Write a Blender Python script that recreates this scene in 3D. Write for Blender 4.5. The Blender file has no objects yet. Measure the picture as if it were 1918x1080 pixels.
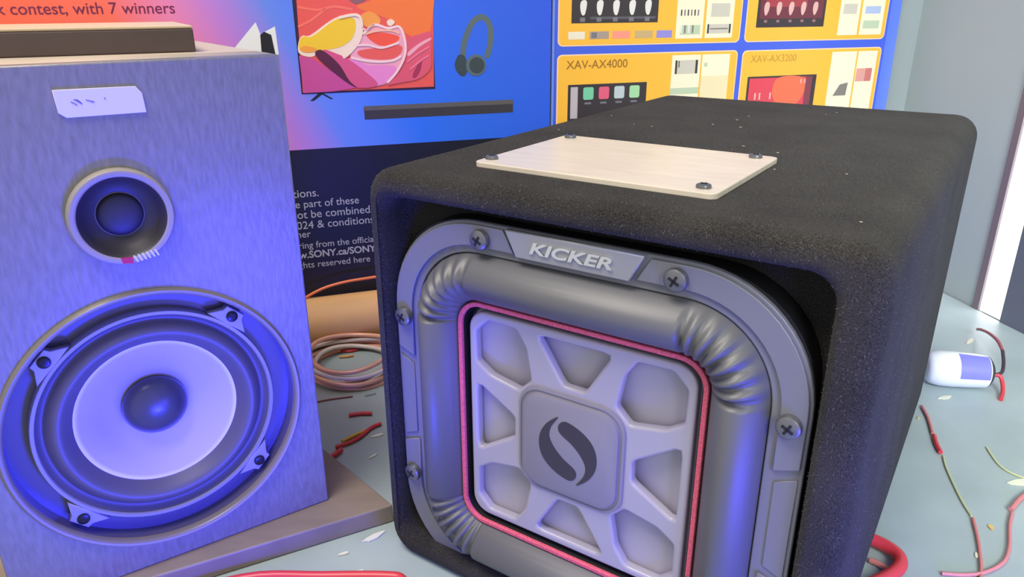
import bpy, bmesh, math, random
from mathutils import Vector, Matrix
random.seed(7)
sc = bpy.context.scene
C = sc.collection
PI = math.pi

# ------------------------------------------------------------------ camera
PITCH, ROLL, FPX, CAMH = 0.3692, -0.0037, 1399.5, 0.4832
r_ = Vector((1, 0, 0)); fw = Vector((0, math.cos(PITCH), -math.sin(PITCH))); up = r_.cross(fw)
c_, s_ = math.cos(ROLL), math.sin(ROLL)
r2 = c_*r_ + s_*up; u2 = -s_*r_ + c_*up
cd = bpy.data.cameras.new('camera'); cam = bpy.data.objects.new('camera', cd); C.objects.link(cam)
cd.sensor_width = 36; cd.lens = FPX/1918*36; cd.clip_start = .01
M = Matrix((r2, u2, -fw)).transposed().to_4x4(); M.translation = Vector((0, 0, CAMH))
cam.matrix_world = M
sc.camera = cam

# ------------------------------------------------------------------ world, lights, exposure
sc.view_settings.view_transform = 'Standard'; sc.view_settings.look = 'None'
sc.view_settings.gamma = 1; sc.view_settings.use_curve_mapping = False
sc.view_settings.exposure = 0.12
w = bpy.data.worlds.new('world'); sc.world = w; w.use_nodes = True
w.node_tree.nodes['Background'].inputs[0].default_value = (.97, .98, 1, 1)
w.node_tree.nodes['Background'].inputs[1].default_value = .62

def area(name, loc, target, sx, sy, power, col, spread=PI):
    l = bpy.data.lights.new(name, 'AREA'); l.shape = 'RECTANGLE'; l.size = sx; l.size_y = sy
    l.energy = power; l.color = col; l.spread = spread
    o = bpy.data.objects.new(name, l); C.objects.link(o); o.location = loc
    d = Vector(target)-Vector(loc); o.rotation_euler = d.to_track_quat('-Z', 'Y').to_euler()
    return o
area('ceiling_light', (-.55, .15, 1.75), (.0, .75, 0), .9, .7, 30, (1, .93, .84))
area('daylight_fill', (.50, -.35, .80), (.80, 1.05, .12), .5, .5, 4.2, (.93, 1, .97), math.radians(75))  # fill lamp added inside the room to brighten the right wall and table
area('blue_light', (.32, .12, .06), (.06, .50, .14), .22, .12, 2.9, (.06, .05, 1.0))
area('blue_light', (-.13, .34, .05), (-.30, .56, .27), .08, .04, 1.45, (.03, .035, 1.0), math.radians(115))  # extra lamp added to deepen the blue on the left speaker

# ------------------------------------------------------------------ helpers
def lin(c):
    return tuple(((x/255)/12.92 if x/255 <= .04045 else ((x/255+.055)/1.055)**2.4) for x in c)

def mat(name, col, rough=.5, metal=0, bump=None, var=None, emit=None, coat=0, spec=.5, sheen=0):
    """bump=(scale, strength, distance, stretch)  var=(scale, amount, stretch)"""
    m = bpy.data.materials.new(name); m.use_nodes = True
    nt = m.node_tree; b = nt.nodes['Principled BSDF']
    c = lin(col)
    b.inputs['Base Color'].default_value = (*c, 1); b.inputs['Roughness'].default_value = rough
    b.inputs['Metallic'].default_value = metal; b.inputs['Coat Weight'].default_value = coat
    b.inputs['Specular IOR Level'].default_value = spec
    b.inputs['Sheen Weight'].default_value = sheen
    tc = nt.nodes.new('ShaderNodeTexCoord')
    def noise(scale, stretch=(1, 1, 1), rot=(0, 0, 0), detail=4):
        mp = nt.nodes.new('ShaderNodeMapping'); mp.inputs['Scale'].default_value = stretch
        mp.inputs['Rotation'].default_value = rot
        n = nt.nodes.new('ShaderNodeTexNoise'); n.inputs['Scale'].default_value = scale; n.inputs['Detail'].default_value = detail
        nt.links.new(tc.outputs['Object'], mp.inputs[0]); nt.links.new(mp.outputs[0], n.inputs[0])
        return n
    if var:
        n = noise(var[0], *(var[2:] or ()))
        r = nt.nodes.new('ShaderNodeValToRGB')
        a = var[1]
        r.color_ramp.elements[0].position = .3; r.color_ramp.elements[1].position = .7
        r.color_ramp.elements[0].color = (*[x*(1-a) for x in c], 1)
        r.color_ramp.elements[1].color = (*[min(1, x*(1+a)) for x in c], 1)
        nt.links.new(n.outputs[0], r.inputs[0]); nt.links.new(r.outputs[0], b.inputs['Base Color'])
    if bump:
        n = noise(bump[0], *(bump[3:] or ()))
        bp = nt.nodes.new('ShaderNodeBump'); bp.inputs['Strength'].default_value = bump[1]; bp.inputs['Distance'].default_value = bump[2]
        nt.links.new(n.outputs[0], bp.inputs['Height']); nt.links.new(bp.outputs[0], b.inputs['Normal'])
    if emit:
        b.inputs['Emission Color'].default_value = (*lin(emit[0]), 1); b.inputs['Emission Strength'].default_value = emit[1]
    return m

def link(name, me, parent=None, mats=None, loc=None, smooth=None):
    o = bpy.data.objects.new(name, me); C.objects.link(o)
    if parent: o.parent = parent
    if mats:
        for m in (mats if isinstance(mats, (list, tuple)) else [mats]): me.materials.append(m)
    if loc is not None: o.location = loc
    if smooth is not None:
        for p in me.polygons: p.use_smooth = True
        me.set_sharp_from_angle(angle=math.radians(smooth))
    return o
def tag(o, label=None, cat=None, group=None, kind=None):
    if label: o['label'] = label
    if cat: o['category'] = cat
    if group: o['group'] = group
    if kind: o['kind'] = kind
    return o
def thing(name, label, cat, loc=(0, 0, 0), rz=0, group=None):
    o = bpy.data.objects.new(name, None); C.objects.link(o); o.location = loc; o.rotation_euler = (0, 0, rz)
    return tag(o, label, cat, group)

def mesh(verts, faces, name='m'):
    me = bpy.data.meshes.new(name); me.from_pydata([tuple(v) for v in verts], [], faces); me.update()
    bm = bmesh.new(); bm.from_mesh(me); bmesh.ops.recalc_face_normals(bm, faces=bm.faces); bm.to_mesh(me); bm.free()
    return me
def join(meshes, idx=None):
    bm = bmesh.new()
    for i, me in enumerate(meshes):
        n = len(bm.faces); bm.from_mesh(me); bm.faces.ensure_lookup_table()
        for f in bm.faces[n:]: f.material_index = (idx[i] if idx else 0)
    out = bpy.data.meshes.new('j'); bm.to_mesh(out); bm.free(); return out
def xform(me, mtx):
    me.transform(mtx); return me
def loft(loops, cap0=True, cap1=True, closed=False, ring=True):
    n = len(loops[0]); V = [v for l in loops for v in l]; F = []
    m = len(loops)
    for i in range(m if closed else m-1):
        a, b = i*n, ((i+1) % m)*n
        for j in range(n if ring else n-1):
            k = (j+1) % n
            F.append((a+j, a+k, b+k, b+j))
    if not closed:
        if cap0: F.append(tuple(range(n))[::-1])
        if cap1: F.append(tuple((m-1)*n+i for i in range(n)))
    return mesh(V, F)
def rrect(hw, hh, r, n=8, cx=0, cz=0, straight=0):
    """rounded rectangle in x,z (ccw seen from the front) : list of (x,z)"""
    r = max(r, .0004); P = []
    for q, (sx, sz) in enumerate(((1, 1), (-1, 1), (-1, -1), (1, -1))):
        ox, oz = cx+sx*(hw-r), cz+sz*(hh-r); a0 = q*PI/2
        for i in range(n+1):
            a = a0+PI/2*i/n
            P.append((ox+r*math.cos(a), oz+r*math.sin(a)))
    return P
def lathe(prof, n=64, cx=0, cz=0, cap0=False, cap1=False):
    """prof: (radius, y); axis along y"""
    loops = [[(cx+r*math.cos(2*PI*i/n), y, cz+r*math.sin(2*PI*i/n)) for i in range(n)] for r, y in prof]
    return loft(loops, cap0, cap1)
def box(x0, x1, y0, y1, z0, z1, bev=0, seg=2):
    bm = bmesh.new(); bmesh.ops.create_cube(bm, size=1)
    bmesh.ops.scale(bm, vec=(x1-x0, y1-y0, z1-z0), verts=bm.verts)
    bmesh.ops.translate(bm, vec=((x0+x1)/2, (y0+y1)/2, (z0+z1)/2), verts=bm.verts)
    if bev: bmesh.ops.bevel(bm, geom=bm.edges[:], offset=bev, segments=seg, profile=.5, affect='EDGES')
    me = bpy.data.meshes.new('b'); bm.to_mesh(me); bm.free(); return me
def prism(poly, z0, z1, bev=0):
    """poly in x,y"""
    n = len(poly)
    me = mesh([(x, y, z0) for x, y in poly]+[(x, y, z1) for x, y in poly],
              [tuple(range(n))[::-1], tuple(range(n, 2*n))]+[(i, (i+1) % n, n+(i+1) % n, n+i) for i in range(n)])
    if bev:
        bm = bmesh.new(); bm.from_mesh(me); bmesh.ops.bevel(bm, geom=bm.edges[:], offset=bev, segments=2, profile=.5, affect='EDGES'); bm.to_mesh(me); bm.free()
    return me
def plate(polys, y_front, thick, bev=0, res=1):
    """filled outline(s) in x,z with holes by even-odd; front faces -y at y_front"""
    cu = bpy.data.curves.new('c', 'CURVE'); cu.dimensions = '2D'; cu.fill_mode = 'BOTH'
    cu.extrude = max(thick/2-bev, 1e-5); cu.bevel_depth = bev; cu.bevel_resolution = res; cu.offset = -bev
    for P in polys:
        s = cu.splines.new('POLY'); s.points.add(len(P)-1); s.use_cyclic_u = True
        for i, (x, z) in enumerate(P): s.points[i].co = (x, z, 0, 1)
    o = bpy.data.objects.new('t', cu); C.objects.link(o)
    me = bpy.data.meshes.new_from_object(o); bpy.data.objects.remove(o); bpy.data.curves.remove(cu)
    me.transform(Matrix(((1, 0, 0, 0), (0, 0, -1, y_front+thick/2), (0, 1, 0, 0), (0, 0, 0, 1))))
    return me
def flat(P, y):
    """one thin printed shape facing -y"""
    return plate([P], y, .0002)
def text(s, x, z, width, y, thick=.0003, height=None, bold=0, shear=0, align='LEFT'):
    cu = bpy.data.curves.new('t', 'FONT'); cu.body = s; cu.size = 1; cu.offset = bold; cu.shear = shear; cu.extrude = .001
    o = bpy.data.objects.new('t', cu); C.objects.link(o)
    me = bpy.data.meshes.new_from_object(o); bpy.data.objects.remove(o); bpy.data.curves.remove(cu)
    xs = [v.co.x for v in me.vertices]; ys = [v.co.y for v in me.vertices]
    k = width/(max(xs)-min(xs)); kz = height/(max(ys)-min(ys)) if height else k
    x0, y0 = min(xs), min(ys)
    for v in me.vertices:
        X, Y, Z = v.co; v.co = (x+(X-x0)*k, y-Z/.001*thick/2, z+(Y-(0 if not height else y0))*kz)
    me.update(); return me
def smooth_poly(P, n=6, closed=True):
    out = []; m = len(P)
    for i in range(m if closed else m-1):
        p0, p1, p2, p3 = (P[(i+k) % m] if closed else P[min(max(i+k, 0), m-1)] for k in (-1, 0, 1, 2))
        for j in range(n):
            t = j/n
            out.append(tuple(.5*((2*b)+(-a+c)*t+(2*a-5*b+4*c-d)*t*t+(-a+3*b-3*c+d)*t**3) for a, b, c, d in zip(p0, p1, p2, p3)))
    if not closed: out.append(tuple(P[-1]))
    return out
def tube(path, r, n=8, smooth=5, closed=False, r1=None):
    P = [Vector(p) for p in (smooth_poly(path, smooth, closed) if smooth else path)]
    m = len(P); loops = []
    ref = Vector((0, 0, 1)); 
    for i, p in enumerate(P):
        t = (P[(i+1) % m]-P[i-1]) if closed else (P[min(i+1, m-1)]-P[max(i-1, 0)])
        t.normalize()
        a = ref-ref.dot(t)*t
        if a.length < 1e-3: a = Vector((1, 0, 0))-t.x*t
        a.normalize(); b = t.cross(a); ref = a if not closed else Vector((0, 0, 1))
        rr = r if r1 is None else r+(r1-r)*i/(m-1)
        loops.append([p+rr*(math.cos(2*PI*k/n)*a+math.sin(2*PI*k/n)*b) for k in range(n)])
    return loft(loops, True, True, closed)

# ------------------------------------------------------------------ materials
def mat_carpet():
    m = mat('charcoal_carpet', (62, 60, 59), .95, bump=(1500, .8, .0014), spec=.06, sheen=.06)
    nt = m.node_tree; b = nt.nodes['Principled BSDF']
    tc = nt.nodes.new('ShaderNodeTexCoord')
    n = nt.nodes.new('ShaderNodeTexNoise'); n.inputs['Scale'].default_value = 1000; n.inputs['Detail'].default_value = 5
    n2 = nt.nodes.new('ShaderNodeTexNoise'); n2.inputs['Scale'].default_value = 16; n2.inputs['Detail'].default_value = 3
    nt.links.new(tc.outputs['Object'], n.inputs[0]); nt.links.new(tc.outputs['Object'], n2.inputs[0])
    mx = nt.nodes.new('ShaderNodeMath'); mx.operation = 'MULTIPLY_ADD'; mx.inputs[1].default_value = .35
    nt.links.new(n2.outputs[0], mx.inputs[0]); nt.links.new(n.outputs[0], mx.inputs[2])
    r = nt.nodes.new('ShaderNodeValToRGB'); e = r.color_ramp.elements
    e[0].position = .45; e[0].color = (*lin((26, 25, 25)), 1); e[1].position = .86; e[1].color = (*lin((66, 63, 61)), 1)
    nt.links.new(mx.outputs[0], r.inputs[0]); nt.links.new(r.outputs[0], b.inputs['Base Color'])
    return m
CARPET = mat_carpet()
FRAME = mat('satin_grey_plastic', (112, 112, 122), .42, bump=(700, .15, .0003))
BLACKP = mat('black_plastic', (14, 14, 17), .5)
RUBBER = mat('dark_grey_rubber', (88, 88, 92), .46, spec=.6)
SILVER = mat('silver_cone_plastic', (160, 155, 172), .32, spec=.6)
POCKET = mat('silver_cone_pocket', (158, 152, 168), .35, spec=.6)
HUBM = mat('hub_grey', (128, 124, 140), .4)
STITCH = mat('red_stitching', (216, 92, 118), .6, bump=(900, .6, .0008), var=(500, .25, (1, 1, 1)))
CHROME = mat('chrome', (235, 235, 240), .12, 1)
BADGE = mat('badge_grey', (150, 150, 154), .35, .3)
SCREW = mat('dark_steel_screw', (120, 120, 124), .32, .7)
DARK = mat('dark_slot', (20, 18, 22), .6)
CREAM = mat('brushed_cream_plate', (206, 194, 176), .3, 0, bump=(60, .12, .0004, (1, 6, 1)), var=(22, .07, (1, 5, 1)))

# ------------------------------------------------------------------ the setting
CX, CY = .725, 1.405
WANG = math.atan2(.314, .949)
wd = Vector((math.cos(WANG), math.sin(WANG), 0)); rd = Vector((.1876, -.9822, 0))
WALLM = mat('grey_blue_wall_paint', (156, 167, 166), .7, bump=(60, .05, .001), var=(3, .04))
TABLEM = mat('worn_grey_blue_tabletop', (164, 180, 182), .42, var=(9, .10), bump=(120, .06, .0008))
def struct(name, me, m, rz=None):
    o = link(name, me, None, m); tag(o, kind='structure'); return o
FLOORZ = -.76
def wall(name, a, d, length, th, side):
    n = Vector((-d.y, d.x, 0))*side
    a = Vector(a); b = a+d*length
    struct(name, prism([(a.x, a.y), (b.x, b.y), (b.x+n.x*th, b.y+n.y*th), (a.x+n.x*th, a.y+n.y*th)], FLOORZ, 1.9), WALLM)
cor = Vector((CX, CY, 0))
wall('wall_back', cor+wd*.1, -wd, 2.9, .1, -1)
# right wall : two stretches beside the narrow bright door frame
S0, S1 = .268, .322
wall('wall_right', cor, rd, S0, .1, 1)
wall('wall_right', cor+rd*S1, rd, 1.9, .1, 1)
fl = mat('dark_floor', (96, 92, 88), .7, var=(4, .1))
struct('floor', box(-2.4, 1.6, -1.4, 1.9, FLOORZ-.05, FLOORZ), fl)
struct('ceiling', box(-2.4, 1.6, -1.4, 1.9, 1.9, 1.95), mat('white_ceiling', (225, 225, 222), .8))
# white door frame by a dark door, its brightness added as glow
GLOWTRIM = mat('glowing_white_door_frame', (250, 250, 252), .4, emit=((255, 253, 255), 2.6))
gapm = mat('mauve_grey_gap_shade', (112, 100, 104), .5)  # dark colour for the strip that stands in for the shadow gap
doorm = mat('dark_door_panel', (92, 96, 108), .5)  # the dark door past the white frame
def rbox(s0, s1, d0, d1, z0, z1):
    n = Vector((rd.y, -rd.x, 0))   # into the room
    if n.x > 0: n = -n
    P = [cor+rd*s0+n*d0, cor+rd*s1+n*d0, cor+rd*s1+n*d1, cor+rd*s0+n*d1]
    return prism([(p.x, p.y) for p in P], z0, z1)
wn = struct('glow_door_frame_1', rbox(S0, S1, -.010, -.001, 0, 1.2), GLOWTRIM)
f1 = link('door_strip', rbox(S0-.013, S0, 0, .004, 0, 1.2), wn, gapm)
f2 = link('door_strip', rbox(S1-.006, S1+.06, 0, .006, 0, 1.2), wn, doorm)
f3 = link('door_strip', rbox(S0-.016, S1+.06, 0, .012, 1.2, 1.25), wn, gapm)

# ------------------------------------------------------------------ work table
tb = thing('work_table', 'grey blue worktop table that carries both speakers and the scraps', 'table', (0, .8, FLOORZ))
def room_poly():
    a = cor-wd*.002
    n = Vector((-wd.y, wd.x, 0))*-1
    a = cor + n*.004 + Vector((-.004, 0, 0)); b = a-wd*2.2; e = a+rd*1.29
    return [(a.x, a.y), (b.x, b.y), (-1.65, .12), (.35, .12), (e.x, .12)]
top = link('table_top', prism([(x, y-.8) for x, y in room_poly()], -FLOORZ-.035, -FLOORZ), tb, TABLEM)
lm = mat('grey_steel_leg', (90, 92, 95), .4, .6)
for x, y in ((-1.3, .2), (.85, .2), (-1.2, .6), (.62, 1.2)):
    link('leg', box(x-.025, x+.025, y-.8-.025, y-.8+.025, 0, -FLOORZ-.035, .003), tb, lm)

# ------------------------------------------------------------------ subwoofer box
W, D, H = .38, .5747, .3633
sub = thing('subwoofer_box', 'black carpeted subwoofer box with a square silver cone driver in front', 'subwoofer', (-.1164, .5727, 0), -.5932)
def shell():
    L = []; R = .020
    def loop(ins, y, r):
        return [(x, y, z) for x, z in rrect(W/2-ins, H/2-ins, r, 6, W/2, H/2)]
    for k in range(6):
        a = PI/2*k/5; L.append(loop(R*(1-math.sin(a)), D-R*(1-math.cos(a)), max(.020-R*(1-math.sin(a)), .002)+.004))
    L = [loop(.0198, D, .006)]+L
    L.append(loop(0, .30, .024)); 
    R2 = .013
    for k in range(7):
        a = PI/2*k/6; i = R2*(1-math.cos(a)); L.append(loop(i, R2*(1-math.sin(a)), .024-i*.7))
    def inner(g, y, r):      # the opening, a little off centre
        return [(x, y, z) for x, z in rrect(.1690+g, .1600+g, r, 6, .1830, .1820)]
    for k in range(0, 7):
        a = PI/2*k/6; L.append(inner(.0075*(1-math.sin(a))*.9, .0085*(1-math.cos(a)), .018))
    L.append(inner(0, .026, .017)); L.append(inner(-.003, .032, .016)); L.append(inner(-.008, .034, .014))
    return loft(L, True, True)
cab = link('cabinet', shell(), sub, CARPET, smooth=50)
DX, DZ = .1825, .166   # driver centre

def loopsq(h, r, y, n=8): return [(x, y, z) for x, z in rrect(h, h, r, n, DX, DZ)]
# black basket behind the frame
bk = link('basket', loft([loopsq(.150, .05, .040), loopsq(.160, .062, .034), loopsq(.1645, .068, .0345), loopsq(.1645, .072, .0165), loopsq(.15, .07, .0165)], False, False), sub, BLACKP, smooth=40)
ring = plate([rrect(.166, .166, .083, 14, DX, DZ), rrect(.1415, .1415, .0605, 14, DX, DZ)], .0125, .0050, .0008)
fr = link('driver_frame', ring, sub, FRAME)
def arcpts(h, r, a0, a1, n=14):
    ox = h-r
    return [(ox+r*math.cos(a0+(a1-a0)*i/n), ox+r*math.sin(a0+(a1-a0)*i/n)) for i in range(n+1)]
tp = [(.1638, .046)]+arcpts(.1638, .081, 0, PI/2)+[(.0575, .1638), (.0475, .1475)]+arcpts(.1475, .0665, PI/2, 0)+[(.1475, .040)]
def mir(P, sx, sz): return [(DX+sx*x, DZ+sz*z) for x, z in (P if sx*sz > 0 else P[::-1])]
for sx in (1, -1):
    for sz in (1, -1):
        link('corner_trim', plate([mir(tp, sx, sz)], .0100, .0026, .0007), sub, FRAME)
sp_ = [(.1495, -.034), (.1632, -.040), (.1632, .038), (.1495, .032)]
for sx in (1, -1):
    link('side_trim', plate([mir(sp_, sx, 1)], .0112, .0014, .0004), sub, FRAME)
link('side_trim', plate([[(DX-z, DZ+-x) for x, z in sp_]], .0112, .0014, .0004), sub, FRAME)
# badge
bd = link('badge', plate([[(DX-.0535, DZ+.1655), (DX+.0535, DZ+.1655), (DX+.0440, DZ+.1465), (DX-.0440, DZ+.1465)]], .0072, .006, .0008), sub, BADGE)
bd['label'] = 'grey slanted name badge on the frame'
link('lettering', text('KICKER', DX-.0318, DZ+.1520, .064, .0066, .0016, .0088, .03, .25), bd, CHROME)['label'] = 'chrome brand lettering'
# screws
def screw(r=.0080, h=.0062, cross=True):
    a = lathe([(r*.96, 0), (r, -h*.45), (r*.93, -h*.8), (r*.7, -h), (.0001, -h*1.04)], 28)
    ms = [a]; ix = [0]
    k = r*.5
    for ang in (.5, .5+PI/2):
        c = box(-k, k, -h*1.12, -h*.9, -r*.1, r*.1); xform(c, Matrix.Rotation(ang, 4, 'Y')); ms.append(c); ix.append(1)
    return join(ms, ix)
for sx, sz in ((-.0755, .1542), (.0755, .1542), (.1542, .0755), (-.1542, .0755), (-.1542, -.0755), (.1542, -.0755), (-.0755, -.1542), (.0755, -.1542)):
    link('screw', screw(), sub, [SCREW, DARK], (DX+sx, .0102, DZ+sz), smooth=35)
# surround
def surround():
    N = 44; K = 14; L = []
    for k in range(K+1):
        t = k/K; ins = .038*t
        h = .141-ins; r = .060-ins
        P = rrect(h, h, r, N, DX, DZ)
        loop = []
        for i, (x, z) in enumerate(P):
            q = i % (N+1); u = q/N
            prof = math.sin(PI*t)**.75
            A = .021*prof
            pl = math.cos(2*PI*7*u)
            if 0 < q < N: A += .0027*(pl-1)*math.sin(PI*t)**.6
            loop.append((x, .0145-A, z))
        L.append(loop)
    return loft(L, False, False)
link('rubber_surround', surround(), sub, RUBBER, smooth=70)
# inner well and stitched band
well = loft([loopsq(.1035, .0225, .0140), loopsq(.1020, .021, .0165), loopsq(.0985, .018, .0175)], False, False)
link('surround_lip', well, sub, RUBBER, smooth=40)
st = plate([rrect(.1020, .1020, .0213, 10, DX, DZ), rrect(.0984, .0984, .0181, 10, DX, DZ)], .0120, .0040, .0006)
o = link('stitched_band', st, sub, STITCH); o['label'] = 'red stitched band'
gap = loft([loopsq(.0980, .018, .0150), loopsq(.0965, .017, .024), loopsq(.0930, .016, .024)], False, False)
link('cone_gap', gap, sub, BLACKP, smooth=30)
# cone floor : shallow pyramid behind the openings
fl_ = loft([loopsq(.0945, .016, .0235), loopsq(.085, .014, .0255), loopsq(.060, .012, .0275), loopsq(.030, .010, .030)], False, True)
link('cone', fl_, sub, POCKET, smooth=60)
# ribbed face plate
R0 = rrect(.0935, .0935, .016, 8, DX, DZ)
oc = [(.036, .047), (.041, .073), (.050, .0865), (.076, .0870), (.0870, .076), (.0865, .050), (.073, .041), (.047, .036)]
tr = [(-.031, .0865), (.031, .0865), (.0105, .051), (-.0075, .051)]
holes = []
def rot(P, k):
    for _ in range(k): P = [(-z, x) for x, z in P]
    return P
def rnd(P, f=.12):
    out = []
    for i in range(len(P)):
        a, b, c = P[i-1], P[i], P[(i+1) % len(P)]
        p = (b[0]+(a[0]-b[0])*f, b[1]+(a[1]-b[1])*f); q = (b[0]+(c[0]-b[0])*f, b[1]+(c[1]-b[1])*f)
        out += [p, ((p[0]+2*b[0]+q[0])/4, (p[1]+2*b[1]+q[1])/4), q]
    return out
for k in range(4):
    holes.append([(DX+x, DZ+z) for x, z in rnd(rot(oc, k))])
    holes.append([(DX+x, DZ+z) for x, z in rnd(rot(tr, k))])
pl = plate([R0]+holes, .0155, .0085, .0022, 2)
link('cone_face', pl, sub, SILVER)
hub = link('hub_cap', loft([[(x, y, z) for x, z in rrect(h, h, r, 8, DX, DZ)] for h, r, y in ((.0455, .019, .0158), (.0450, .019, .0138), (.0432, .018, .0132), (.0428, .018, .0140), (.0412, .017, .0140), (.0405, .0165, .0118), (.039, .016, .0110))], False, True), sub, HUBM, smooth=35)
e1 = smooth_poly([(-.0085, .0270), (-.018, .019), (-.024, .008), (-.0245, -.004), (-.020, -.014), (-.010, -.0215), (.002, -.0250), (.0078, -.0205), (.0068, -.0140), (-.003, -.0080), (-.0112, -.0005), (-.0158, .008), (-.0145, .017)], 4)
e2 = [(-x, -z) for x, z in e1]
em = plate([[(DX+x, DZ+z) for x, z in e1], [(DX+x, DZ+z) for x, z in e2]], .0106, .0008)
o = link('emblem', em, hub, mat('emblem_dark', (52, 46, 62), .4)); o['label'] = 'dark swirled brand emblem'
# plate on top with four screws
def local_plate():
    P = rrect(.096, .0715, .006, 5, .169, .1185)
    return prism(P, H-.0005, H+.0040, .0008)
tpv = link('top_plate', local_plate(), sub, CREAM); tpv['label'] = 'cream metal plate screwed to the top'
for x, y in ((.0800, .0620), (.0840, .1780), (.2500, .1780), (.2520, .0600)):
    s = screw(.0052, .0030); xform(s, Matrix.Rotation(-PI/2, 4, 'X'))
    link('screw', s, tpv, [SCREW, DARK], (x, y, H+.0038), smooth=35)
# short carpet fibres standing out of the nap
hv = []; hf = []
me_ = cab.data; rf = random.Random(3)
polys = [p for p in me_.polygons if p.area < .2 and p.center.y < .30]
cum = []; tot = 0
for p in polys:
    wgt = p.area*(3.0 if p.center.y < .02 else 1.0)*(0 if p.center.z < .02 else 1); tot += wgt; cum.append(tot)
import bisect
for _ in range(9000):
    p = polys[bisect.bisect(cum, rf.random()*tot*.999999)]
    vs = [me_.vertices[i].co for i in p.vertices]
    if len(vs) != 4: continue
    u, v = rf.random(), rf.random()
    q = (vs[0]*(1-u)+vs[1]*u)*(1-v)+(vs[3]*(1-u)+vs[2]*u)*v
    nn = p.normal
    t = Vector((rf.gauss(0, 1), rf.gauss(0, 1), rf.gauss(0, 1)-.6)); t = (t-t.dot(nn)*nn).normalized()
    sd_ = t.cross(nn)*.00009; l = rf.uniform(.0010, .0030)
    a = q-nn*.0001; b = q+nn*.0007+t*l*.5; c = q+nn*.0004+t*l
    i = len(hv); hv += [a-sd_, a+sd_, b+sd_, b-sd_, c]; hf += [(i, i+1, i+2, i+3), (i+3, i+2, i+4)]
me2 = bpy.data.meshes.new('h'); me2.from_pydata([tuple(v) for v in hv], [], hf)
o = link('carpet_fibres', me2, sub, mat('grey_fibre', (98, 96, 102), .7)); o['kind'] = 'stuff'
# pale lint flecks on the carpet
fl2 = []
for _ in range(20):
    x, y = random.uniform(.03, .36), random.uniform(.02, .5); a = random.uniform(0, PI); l = random.uniform(.0006, .0016)
    b = box(-l, l, -.00025, .00025, 0, .0004); xform(b, Matrix.Translation((x, y, H+.0006)) @ Matrix.Rotation(a, 4, 'Z')); fl2.append(b)
o = link('lint', join(fl2), sub, mat('pale_lint', (190, 180, 160), .9)); o['kind'] = 'stuff'; o['label'] = 'pale lint flecks'

# ------------------------------------------------------------------ plank and left speaker
WOOD = mat('worn_brown_wood', (140, 126, 112), .5, var=(22, .09, (1, 3, 1), (0, 0, .47)), bump=(60, .3, .001))
pk = link('wooden_board', prism([(-.118, .609), (-.321, .830), (-.990, .490), (-.787, .269)], .0005, .020, .0015), None, WOOD)
tag(pk, 'worn brown wooden board lying under the blue lit bookshelf speaker', 'board')
SW, SH, SD = .263, .4226, .27
SPY = .599
spk = thing('bookshelf_speaker', 'tall grey bookshelf speaker glowing blue, on a board at left', 'speaker', (-.183, .6169, .0203), SPY)
BODY = mat('beige_gloss_body', (186, 170, 152), .5, var=(20, .06))  # beige puts the grazing gloss of the dark vinyl into the colour
BAF = mat('brushed_grey_baffle', (126, 124, 128), .30, spec=.7, bump=(330, .45, .0006, (1.1, 1, .30), (0, -.7, 0)), var=(300, .16, (1.1, 1, .25), (0, -.7, 0)))
WX, WZ = -.1315, .136
def circ(r, cx, cz, n=72): return [(cx+r*math.cos(2*PI*i/n), cz+r*math.sin(2*PI*i/n)) for i in range(n)]
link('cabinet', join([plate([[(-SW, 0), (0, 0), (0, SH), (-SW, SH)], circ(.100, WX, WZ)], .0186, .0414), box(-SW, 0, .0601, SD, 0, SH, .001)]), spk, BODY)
WX, WZ = -.1315, .136
def circ(r, cx, cz, n=72): return [(cx+r*math.cos(2*PI*i/n), cz+r*math.sin(2*PI*i/n)) for i in range(n)]
link('front_baffle', plate([[(-SW, .0), (0, .0), (0, SH), (-SW, SH)], circ(.1128, WX, WZ, 120), circ(.030, WX, .3125)], 0, .0185, .0012), spk, BAF)
RIM = mat('taupe_trim_ring', (128, 120, 108), .3)
link('trim_ring', lathe([(.1115, .004), (.1112, -.002), (.1125, -.0040), (.1150, -.0042), (.1165, -.002), (.117, .0004)], 96, WX, WZ), spk, RIM, smooth=60)
WELL = mat('dark_recess', (84, 80, 110), .28, spec=.7)
link('woofer_recess', lathe([(.1117, .001), (.1112, .0170), (.085, .0175)], 96, WX, WZ), spk, WELL, smooth=30)
LAV = mat('pale_basket_metal', (150, 148, 164), .35, .2)
bas = link('woofer_basket', lathe([(.0945, .0172), (.0945, .0085), (.0938, .0072), (.0912, .0070), (.0905, .009)], 96, WX, WZ), spk, LAV, smooth=30)
for ang in (48, 135, 225, 316):
    a = math.radians(ang)
    T_ = [(.0940, -.0190), (.1030, -.0095), (.1075, -.0085), (.1075, .0085), (.1030, .0095), (.0940, .0190)]
    P = [(WX+x*math.cos(a)-z*math.sin(a), WZ+x*math.sin(a)+z*math.cos(a)) for x, z in T_]
    t = link('mounting_tab', plate([P], .0066, .0075, .0008), bas, LAV)
    link('screw', screw(.0048, .0025), t, [mat('black_screw', (40, 40, 46), .35, .6), DARK], (WX+.1015*math.cos(a), .0068, WZ+.1015*math.sin(a)), smooth=35)
WR = mat('woofer_rubber', (92, 88, 92), .5)
link('rubber_surround', lathe([(.0912, .0085), (.0885, .014), (.0855, .0150)]+[(.0850-.0185*k/12, .0150-.0090*math.sin(PI*k/12)) for k in range(13)]+[(.0640, .018)], 96, WX, WZ), spk, WR, smooth=60)
CONE = mat('pale_lavender_cone', (196, 186, 190), .42, .4, spec=.6)
link('cone', lathe([(.0645, .0178), (.0620, .0182), (.0600, .0190), (.045, .0275), (.030, .0345), (.0255, .036)], 96, WX, WZ), spk, CONE, smooth=40)
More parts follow.
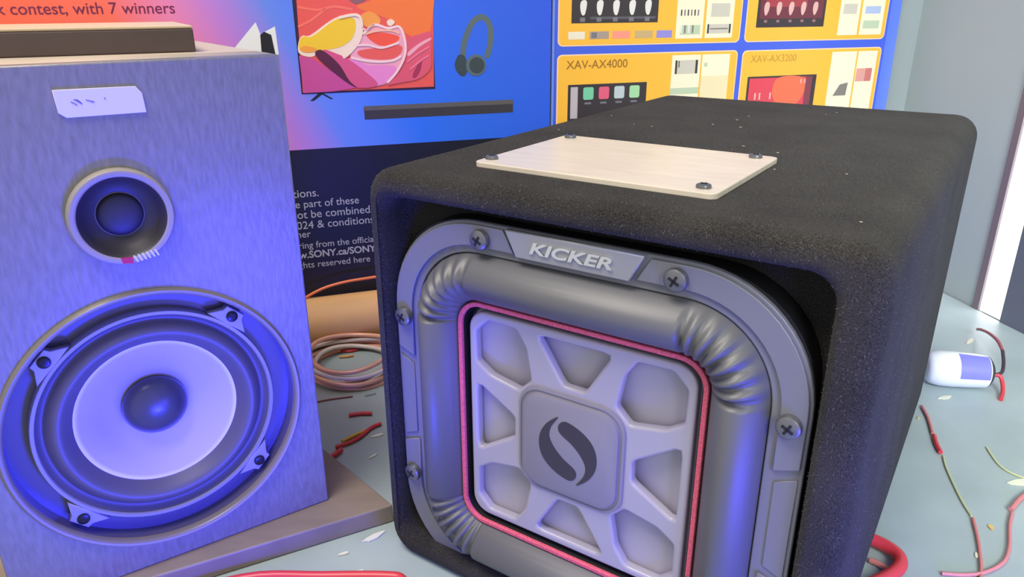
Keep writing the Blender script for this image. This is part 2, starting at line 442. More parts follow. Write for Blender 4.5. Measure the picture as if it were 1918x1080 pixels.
link('dust_cap', lathe([(.0262, .0365), (.0262, .033)]+[(.0262*math.cos(PI/2*k/10)+.0001, .033-.016*math.sin(PI/2*k/10)) for k in range(11)], 64, WX, WZ), spk, mat('dark_dust_cap', (66, 66, 72), .3), smooth=60)
TX, TZ = -.1325, .3125
tw = link('tweeter', lathe([(.0365, .0004), (.0365, -.0045), (.0350, -.0070), (.0320, -.0074), (.0300, -.0060), (.0285, .0015), (.0215, .0060), (.0175, .0075), (.0165, .0065)], 80, TX, TZ), spk, mat('taupe_tweeter_bezel', (156, 148, 138), .35), smooth=45)
link('waveguide', lathe([(.0305, -.0066), (.0290, -.0050), (.0270, .0008), (.0215, .0042), (.0175, .0068), (.0160, .0070)], 64, TX, TZ), tw, mat('dark_waveguide', (52, 48, 54), .5), smooth=50)
link('dome', lathe([(.0165, .0072)]+[(.0155*math.cos(PI/2*k/8)+.0001, .0060-.005*math.sin(PI/2*k/8)) for k in range(9)], 48, TX, TZ), tw, mat('dark_dome', (46, 44, 54), .55), smooth=60)
link('logo_mark', plate([[(TX-.006, TZ-.0345), (TX+.0015, TZ-.0355), (TX+.0012, TZ-.0305), (TX-.0068, TZ-.0300)]], -.0078, .0010), tw, mat('red_mark', (190, 30, 60), .4))['label'] = 'small red mark'
lt = []
for k in range(6):
    x = TX+.003+k*.0030; z = TZ-.0350+.0005*k
    lt.append(plate([[(x+.0008, z), (x+.0020, z), (x, z+.0052), (x-.0012, z+.0052)]], -.0078, .0010))
link('lettering', join(lt), tw, mat('white_lettering', (225, 225, 245), .4))['label'] = 'tiny white slanted lettering'
tg = link('price_tag', plate([[(-.1597, .4060), (-.1075, .4055), (-.1038, .4005), (-.1030, .3866), (-.1545, .3868), (-.1590, .3905)]], -.0018, .0016, .0003), spk, mat('white_sticker', (222, 216, 236), .5))
tg['label'] = 'small white paper sticker'
ink = []
for x0, z0, dx, dz in ((-.1500, .3975, .0035, -.0025), (-.1480, .3990, .0045, -.0035), (-.1465, .3990, .0030, -.0030), (-.1405, .3982, .0040, -.0018), (-.1385, .3975, .0030, -.0012), (-.1290, .3988, .0010, -.0007)):
    ink.append(tube([(x0, -.0019, z0), (x0+dx/2, -.0019, z0+dz*.4), (x0+dx, -.0019, z0+dz)], .00035, 5, 2))
link('handwriting', join(ink), tg, mat('faded_ink', (120, 110, 165), .6))['label'] = 'faded ink strokes'
# board lying on the speaker
sb_ = thing('wooden_slab', 'short dark brown slab lying flat on top of the grey bookshelf speaker', 'board', (-.183-.0395, .6169+.0385, .0203+SH), SPY)
sb_.location = Vector((-.183, .6169, .0203+SH+.0002)) + Vector((-.045*math.cos(SPY)-.077*math.sin(SPY), -.045*math.sin(SPY)+.077*math.cos(SPY), 0))
sb_.rotation_euler = (0, 0, SPY-.10)
link('slab_body', box(-.235, 0, 0, .14, 0, .0185, .0012), sb_, mat('dark_brown_slab', (82, 68, 66), .55, var=(14, .1)))
link('top_layer', box(-.235, 0, 0, .14, .0186, .0208, .0008), sb_, mat('tan_top', (196, 176, 146), .45))['label'] = 'tan top layer'  # thin lighter tan layer over the brown slab

# ------------------------------------------------------------------ posters on the back wall
def rect(a, b, c, d): return [(a, c), (b, c), (b, d), (a, d)]
PM = {}
def pm(name, col, rough=.38, **k):
    if name not in PM: PM[name] = mat('print_'+name, col, rough, **k)
    return PM[name]
def sheet_mat():
    m = mat('poster_gradient_print', (80, 120, 235), .35)
    nt = m.node_tree; b = nt.nodes['Principled BSDF']; tc = nt.nodes.new('ShaderNodeTexCoord')
    sx = nt.nodes.new('ShaderNodeSeparateXYZ'); nt.links.new(tc.outputs['Object'], sx.inputs[0])
    m1 = nt.nodes.new('ShaderNodeMath'); m1.operation = 'MULTIPLY_ADD'; m1.inputs[1].default_value = 1/.40/2.0; m1.inputs[2].default_value = (1.42/.40-.45*1.2)/2.0
    m2 = nt.nodes.new('ShaderNodeMath'); m2.operation = 'MULTIPLY_ADD'; m2.inputs[1].default_value = 1.2/2.0
    nt.links.new(sx.outputs[0], m1.inputs[0]); nt.links.new(sx.outputs[2], m2.inputs[0]); nt.links.new(m1.outputs[0], m2.inputs[2])
    r = nt.nodes.new('ShaderNodeValToRGB'); cr = r.color_ramp
    stops = [(0.0, (250, 105, 70)), (.17, (252, 115, 95)), (.26, (236, 135, 185)), (.33, (190, 130, 225)), (.41, (105, 140, 245)), (.55, (52, 118, 240)), (.9, (48, 88, 225))]
    cr.elements[0].position = 0; cr.elements[0].color = (*lin(stops[0][1]), 1)
    cr.elements[1].position = .9; cr.elements[1].color = (*lin(stops[-1][1]), 1)
    for p_, c in stops[1:-1]:
        e = cr.elements.new(p_); e.color = (*lin(c), 1)
    nt.links.new(m2.outputs[0], r.inputs[0]); nt.links.new(r.outputs[0], b.inputs['Base Color'])
    return m
pa = thing('poster', 'colourful electronics poster with television, headphones and soundbar over a black footer', 'poster', (CX, CY, 0), WANG)
PY = -.006
link('sheet', box(-1.75, -.703, PY, -.004, .285, .78), pa, sheet_mat())
fo = link('footer', box(-1.75, -.703, PY, -.004, .003, .2848), pa, mat('print_navy', (26, 28, 46), .4)); fo['label'] = 'black footer with small white print'
WT = pm('white', (176, 176, 186))
lines = [('conditions.', -1.135, .2165, .073, 0), ('this poster, where part of these', -1.205, .2010, .200, 0), ('and cannot be combined', -1.155, .1850, .165, 0),
         ('January 2024 & conditions', -1.16, .1690, .175, 0), ('other', -1.112, .1560, .033, 0), ('ordering from the official', -1.125, .1390, .140, 0),
         ('www.SONY.ca/SONY', -1.120, .1240, .135, .02), ('all rights reserved here', -1.125, .1085, .130, 0)]
tm = [text(s, x, z, wd_, PY-.0001, .0003, None, b_) for s, x, z, wd_, b_ in lines]
link('small_print', join(tm), fo, WT)
link('headline', text('week contest, with 7 winners', -1.448, .4680, .231, PY-.0001, .0003, None, .004), pa, pm('maroon', (120, 40, 80)))
# white console print
cons = join([flat([(-1.163, .412), (-1.121, .4560), (-1.108, .412)], PY-.0002), flat([(-1.112, .412), (-1.1115, .4435), (-1.097, .4505), (-1.096, .412)], PY-.0002),
             flat([(-1.118, .412), (-1.117, .4400), (-1.1115, .4440), (-1.1030, .4400), (-1.1000, .412)], PY-.0005)], [0, 0, 1])
link('console_print', cons, pa, [pm('offwhite', (238, 240, 242)), pm('black', (30, 32, 38))])
def band(P, w_):
    Q = smooth_poly(P, 6, False); A = []; B = []
    for i, p_ in enumerate(Q):
        a = Q[max(i-1, 0)]; b = Q[min(i+1, len(Q)-1)]; d = Vector((b[0]-a[0], b[1]-a[1])).normalized()
        ww = w_
        A.append((p_[0]-d.y*ww, p_[1]+d.x*ww)); B.append((p_[0]+d.y*ww, p_[1]-d.x*ww))
    return A+B[::-1]
# television print
tvp = link('television_print', flat(rect(-1.0715, -.8825, .3615, .56), PY-.0002), pa, pm('tvedge', (45, 30, 60)))
def tvpt(x, y):
    return (-1.0700+(x-20-y*.075)/1390*.1865, .4825-y/905*.1195)
def tvs(P, y, name, col, sm=True):
    q = [tvpt(*a) for a in P]
    return (flat(smooth_poly(q, 5) if sm else q, y), pm(name, col))
art = [tvs([(25, -560), (1405, -560), (1470, 890), (90, 900)], PY-.0004, 'tvr', (240, 92, 82), False),
       tvs([(640, 60), (900, -60), (1398, -560), (1405, 350), (1150, 330), (950, 180)], PY-.0006, 'tvo', (250, 122, 58)),
       tvs([(560, -20), (680, -60), (740, -10), (640, 35)], PY-.0008, 'tvgrey', (150, 95, 100)),
       tvs([(62, 505), (60, 400), (100, 335), (180, 330), (420, 170), (640, 130), (700, 200), (690, 340), (600, 480), (520, 560), (300, 500), (180, 545)], PY-.0008, 'tvcream', (250, 225, 195)),
       tvs([(68, 470), (66, 400), (105, 345), (200, 340), (420, 190), (580, 165), (630, 220), (600, 360), (480, 450), (300, 480), (150, 485)], PY-.0010, 'tvy', (250, 205, 45)),
       tvs([(72, 470), (115, 435), (230, 460), (220, 492), (130, 500)], PY-.0012, 'tvyo', (248, 165, 55)),
       tvs([(680, 150), (780, 110), (880, 180), (850, 260), (720, 250)], PY-.0009, 'tvoy', (250, 160, 70)),
       tvs([(580, 520), (650, 400), (800, 270), (960, 260), (1090, 270), (1150, 420), (1140, 600), (1060, 740), (950, 840), (760, 860), (600, 780)], PY-.0012, 'tvlp', (246, 170, 180)),
       tvs([(740, 340), (880, 315), (1060, 350), (1070, 400), (960, 450), (840, 430)], PY-.0014, 'tvred', (250, 88, 62)),
       tvs([(650, 500), (840, 470), (1090, 450), (1100, 530), (980, 590), (720, 570)], PY-.0014, 'tvred2', (240, 95, 85)),
       tvs([(950, 205), (990, 185), (1030, 215), (1000, 250), (960, 245)], PY-.0014, 'tvcream', (250, 225, 195)),
       tvs([(60, 530), (200, 560), (420, 720), (640, 870), (400, 900), (100, 905)], PY-.0014, 'tvmag', (205, 80, 145), False),
       tvs([(560, 570), (760, 640), (1000, 650), (1060, 700), (1000, 790), (880, 850), (660, 858), (560, 740)], PY-.0016, 'tvpink', (240, 140, 195)),
       tvs([(300, 480), (440, 520), (560, 580), (720, 700), (860, 848), (640, 868), (500, 760), (380, 640)], PY-.0017, 'tvrose', (222, 88, 128)),
       tvs([(220, 520), (270, 475), (360, 530), (470, 640), (560, 790), (640, 868), (520, 800), (330, 640)], PY-.0018, 'tvdark', (92, 32, 58)),
       tvs([(1150, 400), (1300, 340), (1412, 330), (1430, 560), (1420, 700), (1300, 800), (1100, 835), (960, 850), (1080, 740), (1160, 580)], PY-.0016, 'tvrosr', (228, 90, 110)),
       tvs([(1180, 520), (1300, 430), (1410, 380), (1415, 400), (1300, 470), (1190, 560)], PY-.0018, 'tvlp', (246, 170, 180)),
       tvs([(1230, 760), (1290, 640), (1330, 600), (1310, 720), (1260, 790)], PY-.0018, 'tvdr', (170, 50, 85))]
def tvband(P, w_, y, name, col):
    return (flat(band([tvpt(*a) for a in P], w_), y), pm(name, col))
art += [tvband([(700, 330), (820, 240), (960, 275), (1080, 265), (1140, 400), (1140, 560), (1060, 720), (960, 830)], .0016, PY-.0020, 'tvw', (252, 214, 205)),
        tvband([(640, 440), (760, 440), (900, 470), (1080, 420)], .0014, PY-.0021, 'tvw', (252, 214, 205)),
        tvband([(580, 560), (700, 590), (860, 610), (1020, 600), (1100, 560)], .0016, PY-.0021, 'tvw', (252, 214, 205)),
        tvband([(730, 330), (850, 300), (1000, 300), (1080, 330)], .0012, PY-.0021, 'tvlo', (255, 190, 150)),
        tvband([(460, 165), (640, 140), (690, 230), (670, 380), (580, 500), (500, 560)], .0018, PY-.0020, 'tvcream', (250, 225, 195)),
        tvband([(690, 260), (740, 290), (820, 230)], .0012, PY-.0020, 'tvw', (252, 214, 205)),
        tvband([(60, 60), (250, 90), (420, 60), (600, 90)], .0016, PY-.0006, 'tvst', (250, 118, 96)),
        tvband([(60, 250), (200, 180), (330, 80)], .0016, PY-.0006, 'tvst', (250, 118, 96)),
        tvband([(1170, 620), (1280, 540), (1400, 470)], .0012, PY-.0021, 'tvst2', (246, 120, 145)),
        tvband([(1200, 700), (1330, 600), (1400, 560)], .0012, PY-.0021, 'tvst2', (246, 120, 145))]
ms = []; mi = []; mm = []
for me, m in art:
    if m not in mm: mm.append(m)
    ms.append(me); mi.append(mm.index(m))
link('screen_picture', join(ms, mi), tvp, mm)
link('stand_foot', join([flat([(-1.0610, .3520), (-1.0560, .3520), (-1.0420, .3615), (-1.0490, .3615)], PY-.0003), flat([(-1.0460, .3615), (-1.0420, .3615), (-1.0290, .3535), (-1.0330, .3535)], PY-.0003)]), tvp, pm('black', (30, 32, 38)))
# soundbar print
sbp = link('soundbar_print', flat(rect(-.9875, -.7630, .3225, .3410), PY-.0002), pa, pm('bar', (62, 58, 64)))
link('bar_top', flat([(-.9885, .3350), (-.7625, .3350), (-.7640, .3415), (-.9875, .3415)], PY-.0004), sbp, pm('bart', (96, 92, 92)))
# headphones print
HG = pm('hpgrey', (92, 108, 112)); HD = pm('hpdark', (58, 70, 76))
hp = join([flat(band([(-.8400, .400), (-.8370, .425), (-.8240, .4520), (-.8080, .4590), (-.7975, .4450), (-.7985, .4200), (-.8040, .403)], .0042), PY-.0002),
           flat(smooth_poly([(-.8520, .396), (-.8460, .4080), (-.8370, .4060), (-.8330, .392), (-.8360, .3800), (-.8430, .3785), (-.8500, .3860)], 5), PY-.0004),
           flat(circ(.0152, -.8200, .3930, 30), PY-.0006), flat(circ(.0115, -.8190, .3930, 30), PY-.0008)], [0, 1, 0, 1])
link('headphones_print', hp, pa, [HG, HD])

pb = thing('poster', 'blue poster carrying orange product panels, right of the television poster', 'poster', (CX, CY, 0), WANG)
PBLUE = mat('poster_blue_print', (70, 98, 222), .35)
def curl():
    V = []; F = []; nx = 7; nz = 12
    for j in range(nz+1):
        z = .003+(.78-.003)*j/nz
        for i in range(nx+1):
            s = -.075+.020*i/nx
            lift = .006*(i/nx)**2*max(0, 1-abs(z-.30)/.25)
            V.append((s, PY-lift, z))
    for j in range(nz):
        for i in range(nx):
            a = j*(nx+1)+i; F.append((a, a+1, a+nx+2, a+nx+1))
    me = mesh(V, F)
    bm = bmesh.new(); bm.from_mesh(me); r = bmesh.ops.solidify(bm, geom=bm.faces[:], thickness=.0006); bm.to_mesh(me); bm.free()
    return me
link('sheet', box(-.699, -.075, PY, -.004, .003, .78), pb, PBLUE)
ed = link('curled_edge', curl(), pb, mat('pale_blue_edge', (95, 125, 230), .3), smooth=60)
link('seam_strip', box(-.7010, -.6975, PY-.0015, PY, .003, .78), pb, mat('pale_seam', (110, 140, 238), .3))
OR = pm('orange', (250, 186, 62)); OL = pm('orange_rim', (255, 212, 170)); CRM = pm('cream', (246, 234, 205)); CR2 = pm('cream2', (238, 222, 180))
def panel(s0, s1, z0, z1):
    o = link('product_panel', flat(rrect((s1-s0)/2+.0018, (z1-z0)/2+.0018, .008, 5, (s0+s1)/2, (z0+z1)/2), PY-.0002), pb, OL)
    link('panel_face', flat(rrect((s1-s0)/2, (z1-z0)/2, .007, 5, (s0+s1)/2, (z0+z1)/2), PY-.0004), o, OR)
    return o
def pr(par, name, shapes, label=None):
    ms = []; mi = []; mm = []
    for P, y, m in shapes:
        if m not in mm: mm.append(m)
        ms.append(flat(P, PY-y)); mi.append(mm.index(m))
    o = link(name, join(ms, mi), par, mm)
    if label: o['label'] = label
    return o
BLK = pm('soft_black', (58, 50, 54)); WI = pm('icon_white', (228, 226, 222)); GYW = pm('icon_grey', (120, 118, 128))
P1 = panel(-.690, -.3755, .4180, .560)
sh = [(rect(-.6705, -.5255, .4490, .530), .0006, BLK)]
for k in range(5):
    x = -.6520+.0271*k
    sh.append((smooth_poly([(x-.0050, .4740), (x-.003, .4800), (x+.003, .4815), (x+.0060, .4770), (x+.0035, .4630), (x, .4600), (x-.0035, .4640)], 4), .0008, WI))
    sh.append((rect(x-.0045, x+.0035, .4510, .4570), .0008, GYW))
sh.append((rect(-.64, -.53, .4545, .4580), .0007, pm('scr_grey', (92, 88, 98))))
pr(P1, 'screen_print', sh)
chips = [((-.675, -.648), (236, 226, 205)), ((-.640, -.608), (170, 150, 140)), ((-.602, -.572), (248, 150, 130)), ((-.564, -.533), (200, 170, 120)), ((-.526, -.499), (148, 138, 215))]
pr(P1, 'feature_chips', [(rect(a, b, .4260, .4370), .0006, pm('chip%d' % i, c)) for i, ((a, b), c) in enumerate(chips)] + [(rect(-.637, -.628, .4275, .4355), .0008, GYW)])
GREEN = pm('pale_green', (190, 205, 175)); LG = pm('light_grey', (205, 198, 185)); DG = pm('mid_grey', (130, 126, 120))
sh = [(rect(-.4925, -.4440, .4240, .530), .0006, CRM), (rect(-.4395, -.3890, .4240, .530), .0006, CRM)]
for k in range(6): sh.append((rect(-.4855+.006*k, -.4833+.006*k, .4580, .4670), .0008, GYW if k % 2 else BLK))
sh.append((rect(-.4850, -.4490, .4300, .4440), .0008, GREEN)); 
for k in range(4): sh.append((rect(-.4850+.007*k, -.4820+.007*k, .4320, .4440), .001, DG if k % 2 else WI))
sh += [(rect(-.4310, -.3970, .4560, .4760), .0008, LG), (rect(-.4360, -.3930, .4310, .4450), .0008, LG), (rect(-.4360, -.4330, .4310, .4450), .001, BLK), (rect(-.3960, -.3930, .4310, .4450), .001, BLK), (rect(-.4310, -.3980, .4370, .4390), .001, DG)]
pr(P1, 'specification_cards', sh)
P2 = panel(-.3630, -.0820, .4180, .560)
RD1 = pm('maroon_screen', (112, 48, 62)); 
sh = [(rect(-.3450, -.2120, .4385, .530), .0006, BLK), (rect(-.3400, -.2170, .4520, .530), .0007, RD1), (rect(-.3300, -.2500, .4700, .530), .0008, pm('scr_red', (165, 60, 70)))]
for k in range(5):
    x = -.3280+.0238*k; sh.append((smooth_poly([(x-.005, .4700), (x-.002, .4770), (x+.004, .4760), (x+.0045, .4660), (x, .4570), (x-.0035, .4600)], 4), .0010, pm('icon_pink', (222, 178, 172))))
    sh.append((rect(x-.003, x+.003, .4460, .4500), .0010, pm('icon_dim', (150, 110, 115))))
pr(P2, 'screen_print', sh)
sh = [(rect(-.1815, -.1405, .4240, .530), .0006, CRM), (rect(-.1360, -.0890, .4240, .530), .0006, CRM), (rect(-.1290, -.0970, .4580, .4700), .0008, pm('pale_blue', (175, 190, 225))), (rect(-.1300, -.0960, .4340, .4470), .0008, GREEN), (rect(-.175, -.147, .458, .474), .0008, LG)]
pr(P2, 'specification_cards', sh)
P3 = panel(-.6905, -.3755, .2850, .4025)
link('model_name', text('XAV-AX4000', -.6770, .3830, .1030, PY-.0006, .0003, .0125, 0, .0), P3, pm('olive', (150, 104, 38)))
sh = [(rect(-.6735, -.5380, .2950, .3595), .0006, BLK), (rect(-.6690, -.6570, .3080, .3560), .0008, pm('ic0', (190, 178, 185)))]
for k, c in enumerate(((120, 200, 160), (225, 95, 125), (190, 200, 205), (165, 215, 165))):
    x = -.6390+.0266*k; sh.append((rrect(.0088, .0095, .003, 3, x, .3455), .0008, pm('ic%d' % (k+1), c)))
    sh.append((rect(x-.006, x+.005, .3290, .3320), .0008, GYW))
pr(P3, 'screen_print', sh)
sh = [(rect(-.4950, -.4430, .3000, .3990), .0006, CRM), (rect(-.4400, -.3885, .3000, .3990), .0006, CRM), (rect(-.4400, -.3885, .3000, .3650), .0007, CR2), (rect(-.4950, -.4430, .338, .348), .0007, GREEN),
      (rect(-.4890, -.4480, .3700, .3910), .0008, LG), (rect(-.4890, -.4855, .3700, .3910), .001, BLK), (rect(-.4520, -.4480, .3700, .3910), .001, BLK), (rect(-.4830, -.4815, .3800, .3900), .001, BLK), (rect(-.4360, -.4300, .3800, .3860), .0008, GREEN)]
pr(P3, 'specification_cards', sh)
P4 = panel(-.3630, -.0820, .2850, .4015)
link('model_name', text('XAV-AX3200', -.3480, .3840, .0900, PY-.0006, .0003, .0115, 0, 0), P4, pm('olive2', (200, 148, 60)))
sh = [(rect(-.3500, -.2115, .2950, .3610), .0006, BLK), (rect(-.3460, -.2200, .2990, .3580), .0007, pm('scr_rose', (222, 70, 88))), (smooth_poly([(-.290, .3575), (-.240, .3575), (-.232, .340), (-.245, .315), (-.275, .305), (-.298, .330)], 5), .0008, pm('scr_orange', (238, 112, 78))), (rect(-.2330, -.2200, .2990, .3580), .0009, pm('scr_purple', (130, 60, 75)))]
for x in (-.2440, -.2360): sh.append((rect(x, x+.0025, .3470, .3540), .0011, pm('icon_pink', (222, 178, 172))))
for x in (-.334, -.325, -.304): sh.append((rect(x, x+.003, .3230, .3340), .0011, pm('icon_pink', (222, 178, 172))))
pr(P4, 'screen_print', sh)
sh = [(rect(-.1850, -.1330, .2950, .3970), .0006, CRM), (rect(-.1295, -.0885, .2950, .3970), .0006, CRM), (rect(-.1285, -.0950, .3460, .3680), .0008, pm('pale_red', (222, 160, 150))), (rect(-.109, -.095, .3460, .3680), .0009, pm('pale_red2', (205, 120, 115))), ([(-.172, .323), (-.145, .323), (-.143, .345), (-.160, .342)], .0008, DG)]
pr(P4, 'specification_cards', sh)

# ------------------------------------------------------------------ things between the speakers
n_in = Vector((wd.y, -wd.x, 0))
def wallpt(x, off, z):    # a point in front of the back wall at world x
    p = cor+wd*((x-CX)/wd.x); p = p+n_in*off; return Vector((x+n_in.x*off, p.y, z))
rp = wallpt(-.24, .050, .0375)
rl = thing('cardboard_tube', 'thick brown cardboard tube lying on the table against the wall', 'tube', (rp.x, rp.y, 0), WANG)
KR = mat('brown_cardboard', (216, 168, 114), .6, var=(12, .08, (.4, 3, 3)))
tubeme = loft([[(x, r*math.cos(2*PI*k/48), .0375+r*math.sin(2*PI*k/48)) for k in range(48)] for x, r in ((-.24, .031), (-.24, .0372), (.2, .0372), (.2, .031))], False, False, closed=True)
link('tube_wall', tubeme, rl, KR, smooth=40)
link('paper_seam', box(-.24, .2, -.0215, -.0200, .0655, .0672), rl, mat('darker_seam', (140, 98, 58), .6))
# copper coil
COP = mat('copper_speaker_wire', (232, 172, 144), .35, .15)
cl = thing('wire_coil', 'loose coil of copper coloured speaker wire in front of the cardboard tube', 'wire', (-.222, .936, 0))
CT = mat('clear_wire_jacket', (222, 206, 200), .3)
for k, (a, b, z, ph, m) in enumerate(((.064, .064, .006, .0, COP), (.061, .067, .014, .5, COP), (.066, .061, .022, 1.0, CT), (.057, .060, .030, 1.7, COP), (.052, .058, .012, 2.2, CT))):
    P = [((a)*math.cos(t), (b)*math.sin(t), z+.004*math.sin(2*t+ph)) for t in [2*PI*i/18 for i in range(18)]]
    link('wire_loop', tube(P, .0032, 8, 3, True), cl, m, smooth=60)
orange = [wallpt(x, .045, z) for x, z in ((-.36, .040), (-.335, .065), (-.30, .0845), (-.27, .0925), (-.235, .0955), (-.19, .0955), (-.14, .084), (-.08, .0780))]
o = link('orange_wire', tube([tuple(v) for v in orange], .0022, 8), None, mat('orange_wire_jacket', (232, 122, 72), .35), smooth=60)
tag(o, 'thin orange wire arching over the brown cardboard tube', 'wire')
# wire scraps between
REDW = mat('red_wire_jacket', (214, 62, 70), .35); YEW = mat('yellow_wire_jacket', (226, 178, 60), .4); WHW = mat('white_scrap', (222, 222, 214), .6); PINK = mat('pink_wire_jacket', (206, 126, 126), .4)
def scrap(name, pts, r, m, label, cat='wire', group=None):
    o = link(name, tube([(x, y, r+.0004) for x, y in pts], r, 7, 4), None, m, smooth=60)
    return tag(o, label, cat, group)
scrap('wire_scrap', [(-.252, .991), (-.239, .990), (-.228, .996)], .0022, REDW, 'short red wire scrap lying inside the copper coil')
scrap('wire_scrap', [(-.250, .972), (-.240, .973), (-.231, .977)], .0018, mat('amber_wire', (220, 160, 90), .4), 'short amber wire scrap inside the copper coil')
scrap('wire_scrap', [(-.243, .886), (-.230, .889), (-.220, .895)], .0026, REDW, 'short red wire scrap just in front of the copper coil')
scrap('wire_scrap', [(-.203, .808), (-.190, .812), (-.175, .812)], .0026, REDW, 'red wire scrap halfway between coil and wooden board')
scrap('wire_scrap', [(-.199, .750), (-.190, .760), (-.172, .777)], .0020, YEW, 'yellow wire scrap lying on the tangle of red ones')
scrap('wire_scrap', [(-.204, .738), (-.192, .745), (-.180, .758), (-.170, .779), (-.160, .788)], .0024, REDW, 'long bent red wire scrap beside the yellow scrap')
scrap('wire_scrap', [(-.214, .712), (-.204, .716), (-.196, .731)], .0032, REDW, 'thick red wire stub close to the grey speaker corner')
scrap('wire_scrap', [(-.255, .842), (-.237, .850), (-.208, .858)], .0010, mat('dull_red_thread', (150, 70, 74), .5), 'hair thin dull red thread behind the red scraps')
def fleck(x, y, l, w_, a, m, label, cat='scrap', group=None):
    P = [(l*math.cos(t)*(1+.25*math.sin(3*t+x*90)), w_*math.sin(t)*(1+.2*math.cos(2*t+y*70))) for t in [2*PI*i/9 for i in range(9)]]
    P = [(x+u*math.cos(a)-v*math.sin(a), y+u*math.sin(a)+v*math.cos(a)) for u, v in P]
    o = link('plastic_scrap', prism(P, .0003, .0016), None, m); return tag(o, label, cat, group)
G2 = 'pale scraps between the speakers'
fleck(-.160, .765, .008, .0022, .5, WHW, 'white sliver beside the tip of the bent red wire scrap')
fleck(-.158, .722, .006, .0016, .9, WHW, 'white sliver on the table next to the subwoofer foot')
fleck(-.187, .863, .007, .0016, .4, mat('pale_grey_scrap', (160, 160, 158), .6), 'pale grey sliver in front of the coil beside the subwoofer')
fleck(-.134, .585, .012, .0030, .7, WHW, 'largest cream scrap in front of the wooden board, by the subwoofer')
fleck(-.158, .562, .005, .0018, .5, WHW, 'small cream scrap in front of the wooden board')
fleck(-.141, .538, .006, .0016, .3, WHW, 'cream scrap nearest the camera beside the red cable')
# red cable at the lower edge of the picture
o = link('red_cable', tube([(-.40, .40, .005), (-.31, .488, .005), (-.24, .526, .005), (-.17, .5285, .005), (-.115, .5285, .005), (-.098, .524, .005), (-.094, .505, .005), (-.12, .46, .005)], .0042, 10, 5), None, REDW, smooth=60)
tag(o, 'red cable crossing the table in front of the wooden board', 'cable')

# ------------------------------------------------------------------ things on the table at the right
bt = thing('battery_pack', 'white cylinder with a blue band and black end cap lying on the table', 'battery', (.594, .883, 0), -.20)
BWH = mat('white_shrink_wrap', (240, 243, 246), .3)
def axl(prof, n=32, zc=.0240):
    return loft([[(x, r*math.cos(2*PI*k/n), zc+r*math.sin(2*PI*k/n)) for k in range(n)] for x, r in prof], True, True)
link('body', axl(((-.043, .010), (-.0425, .0165), (-.038, .0208), (-.028, .0234), (-.012, .0238), (.010, .0228), (.028, .0214), (.0300, .0208))), bt, BWH, smooth=50)
link('blue_label', loft([[(x, r*math.cos(t), .0240+r*math.sin(t)) for t in [math.radians(95+k*5) for k in range(19)]] for x, r in ((-.008, .0241), (.010, .0231), (.0285, .0218))], False, False, ring=False), bt, mat('blue_label_print', (130, 130, 245), .35))
link('end_cap', axl(((.0300, .0208), (.0315, .0204), (.036, .0140), (.0395, .0060), (.041, .0025))), bt, mat('black_end_cap', (52, 56, 66), .45), smooth=40)
lead = link('lead', tube([(.040, 0, .0215), (.046, .001, .0215), (.052, .006, .024), (.0580, .022, .030), (.0640, .045, .036)], .0022, 8), bt, mat('black_lead', (62, 50, 56), .4), smooth=60); lead['label'] = 'black lead'
lead = link('lead', tube([(.0640, .045, .036), (.068, .075, .038), (.070, .110, .034), (.076, .150, .022), (.084, .180, .010)], .0022, 8), bt, mat('faded_red_lead', (168, 82, 82), .4), smooth=60); lead['label'] = 'faded red lead'
lead = link('lead', tube([(.040, 0, .0205), (.047, -.001, .020), (.0495, -.006, .014), (.0475, -.018, .006), (.040, -.034, .0025)], .0026, 8), bt, REDW, smooth=60); lead['label'] = 'red lead'
scrap('wire_scrap', [(.517, .826), (.510, .797), (.497, .762)], .0020, PINK, 'pink wire end poking out beside the subwoofer back corner')
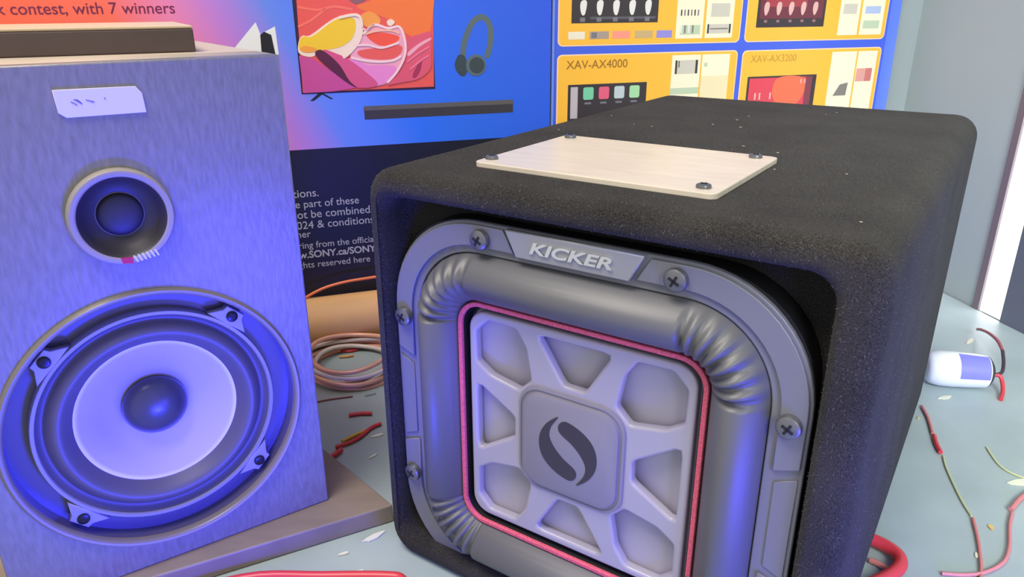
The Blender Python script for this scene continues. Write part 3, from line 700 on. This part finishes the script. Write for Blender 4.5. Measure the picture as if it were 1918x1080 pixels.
scrap('wire_scrap', [(.496, .757), (.489, .738), (.485, .722)], .0026, REDW, 'stubby red wire piece just below the pink wire end')
scrap('wire_thread', [(.486, .718), (.476, .692), (.462, .640), (.457, .612)], .0011, mat('pale_yellow_thread', (196, 200, 150), .5), 'thin pale yellow strand running between the red wires', 'strand')
scrap('wire_scrap', [(.456, .608), (.443, .577), (.426, .543), (.412, .520)], .0017, PINK, 'straight pink wire right of the thick red cable loop')
scrap('wire_scrap', [(.384, .532), (.402, .530), (.422, .5325), (.447, .545), (.466, .566), (.485, .596), (.500, .616)], .0019, mat('dusty_pink_wire', (206, 132, 134), .45), 'long dusty pink wire curving along the near table at right')
scrap('wire_scrap', [(.501, .620), (.517, .634), (.534, .646), (.56, .66)], .0026, PINK, 'pink wire tail leaving the picture at its right edge')
scrap('wire_thread', [(.545, .735), (.538, .700), (.545, .680), (.57, .660)], .0010, mat('pale_yellow_thread2', (205, 208, 150), .5), 'short pale yellow strand near the right edge below the battery', 'strand')
o = link('red_cable', tube([(.322, .580, .008), (.334, .573, .008), (.347, .561, .008), (.352, .548, .008), (.347, .535, .008), (.332, .523, .008), (.31, .512, .008)], .0062, 12, 6), None, REDW, smooth=60)
tag(o, 'thick glossy red cable loop beside the near subwoofer side', 'cable')
o = scrap('wire_scrap', [(.327, .548), (.334, .541), (.337, .534)], .0030, PINK, 'tiny pink wire bit enclosed by the thick red loop')
CRF = mat('cream_fleck', (228, 228, 205), .6)
fleck(.560, .850, .010, .003, .3, CRF, 'cream smear like fleck on the table in front of the battery')
fleck(.545, .668, .016, .005, .1, CRF, 'broad cream fleck near the right edge of the picture')
fleck(.467, .596, .004, .0022, 1.2, mat('amber_fleck', (215, 185, 110), .6), 'amber fleck beside the top of the straight pink wire')
fleck(.430, .556, .004, .0018, 1.2, CRF, 'cream fleck beside the middle of the straight pink wire')
fleck(.690, 1.020, .014, .003, .8, CRF, 'cream fleck far back on the table near the door frame')
fleck(.500, .800, .003, .0018, .8, mat('mustard_fleck', (200, 190, 130), .6), 'mustard speck near the subwoofer back corner')
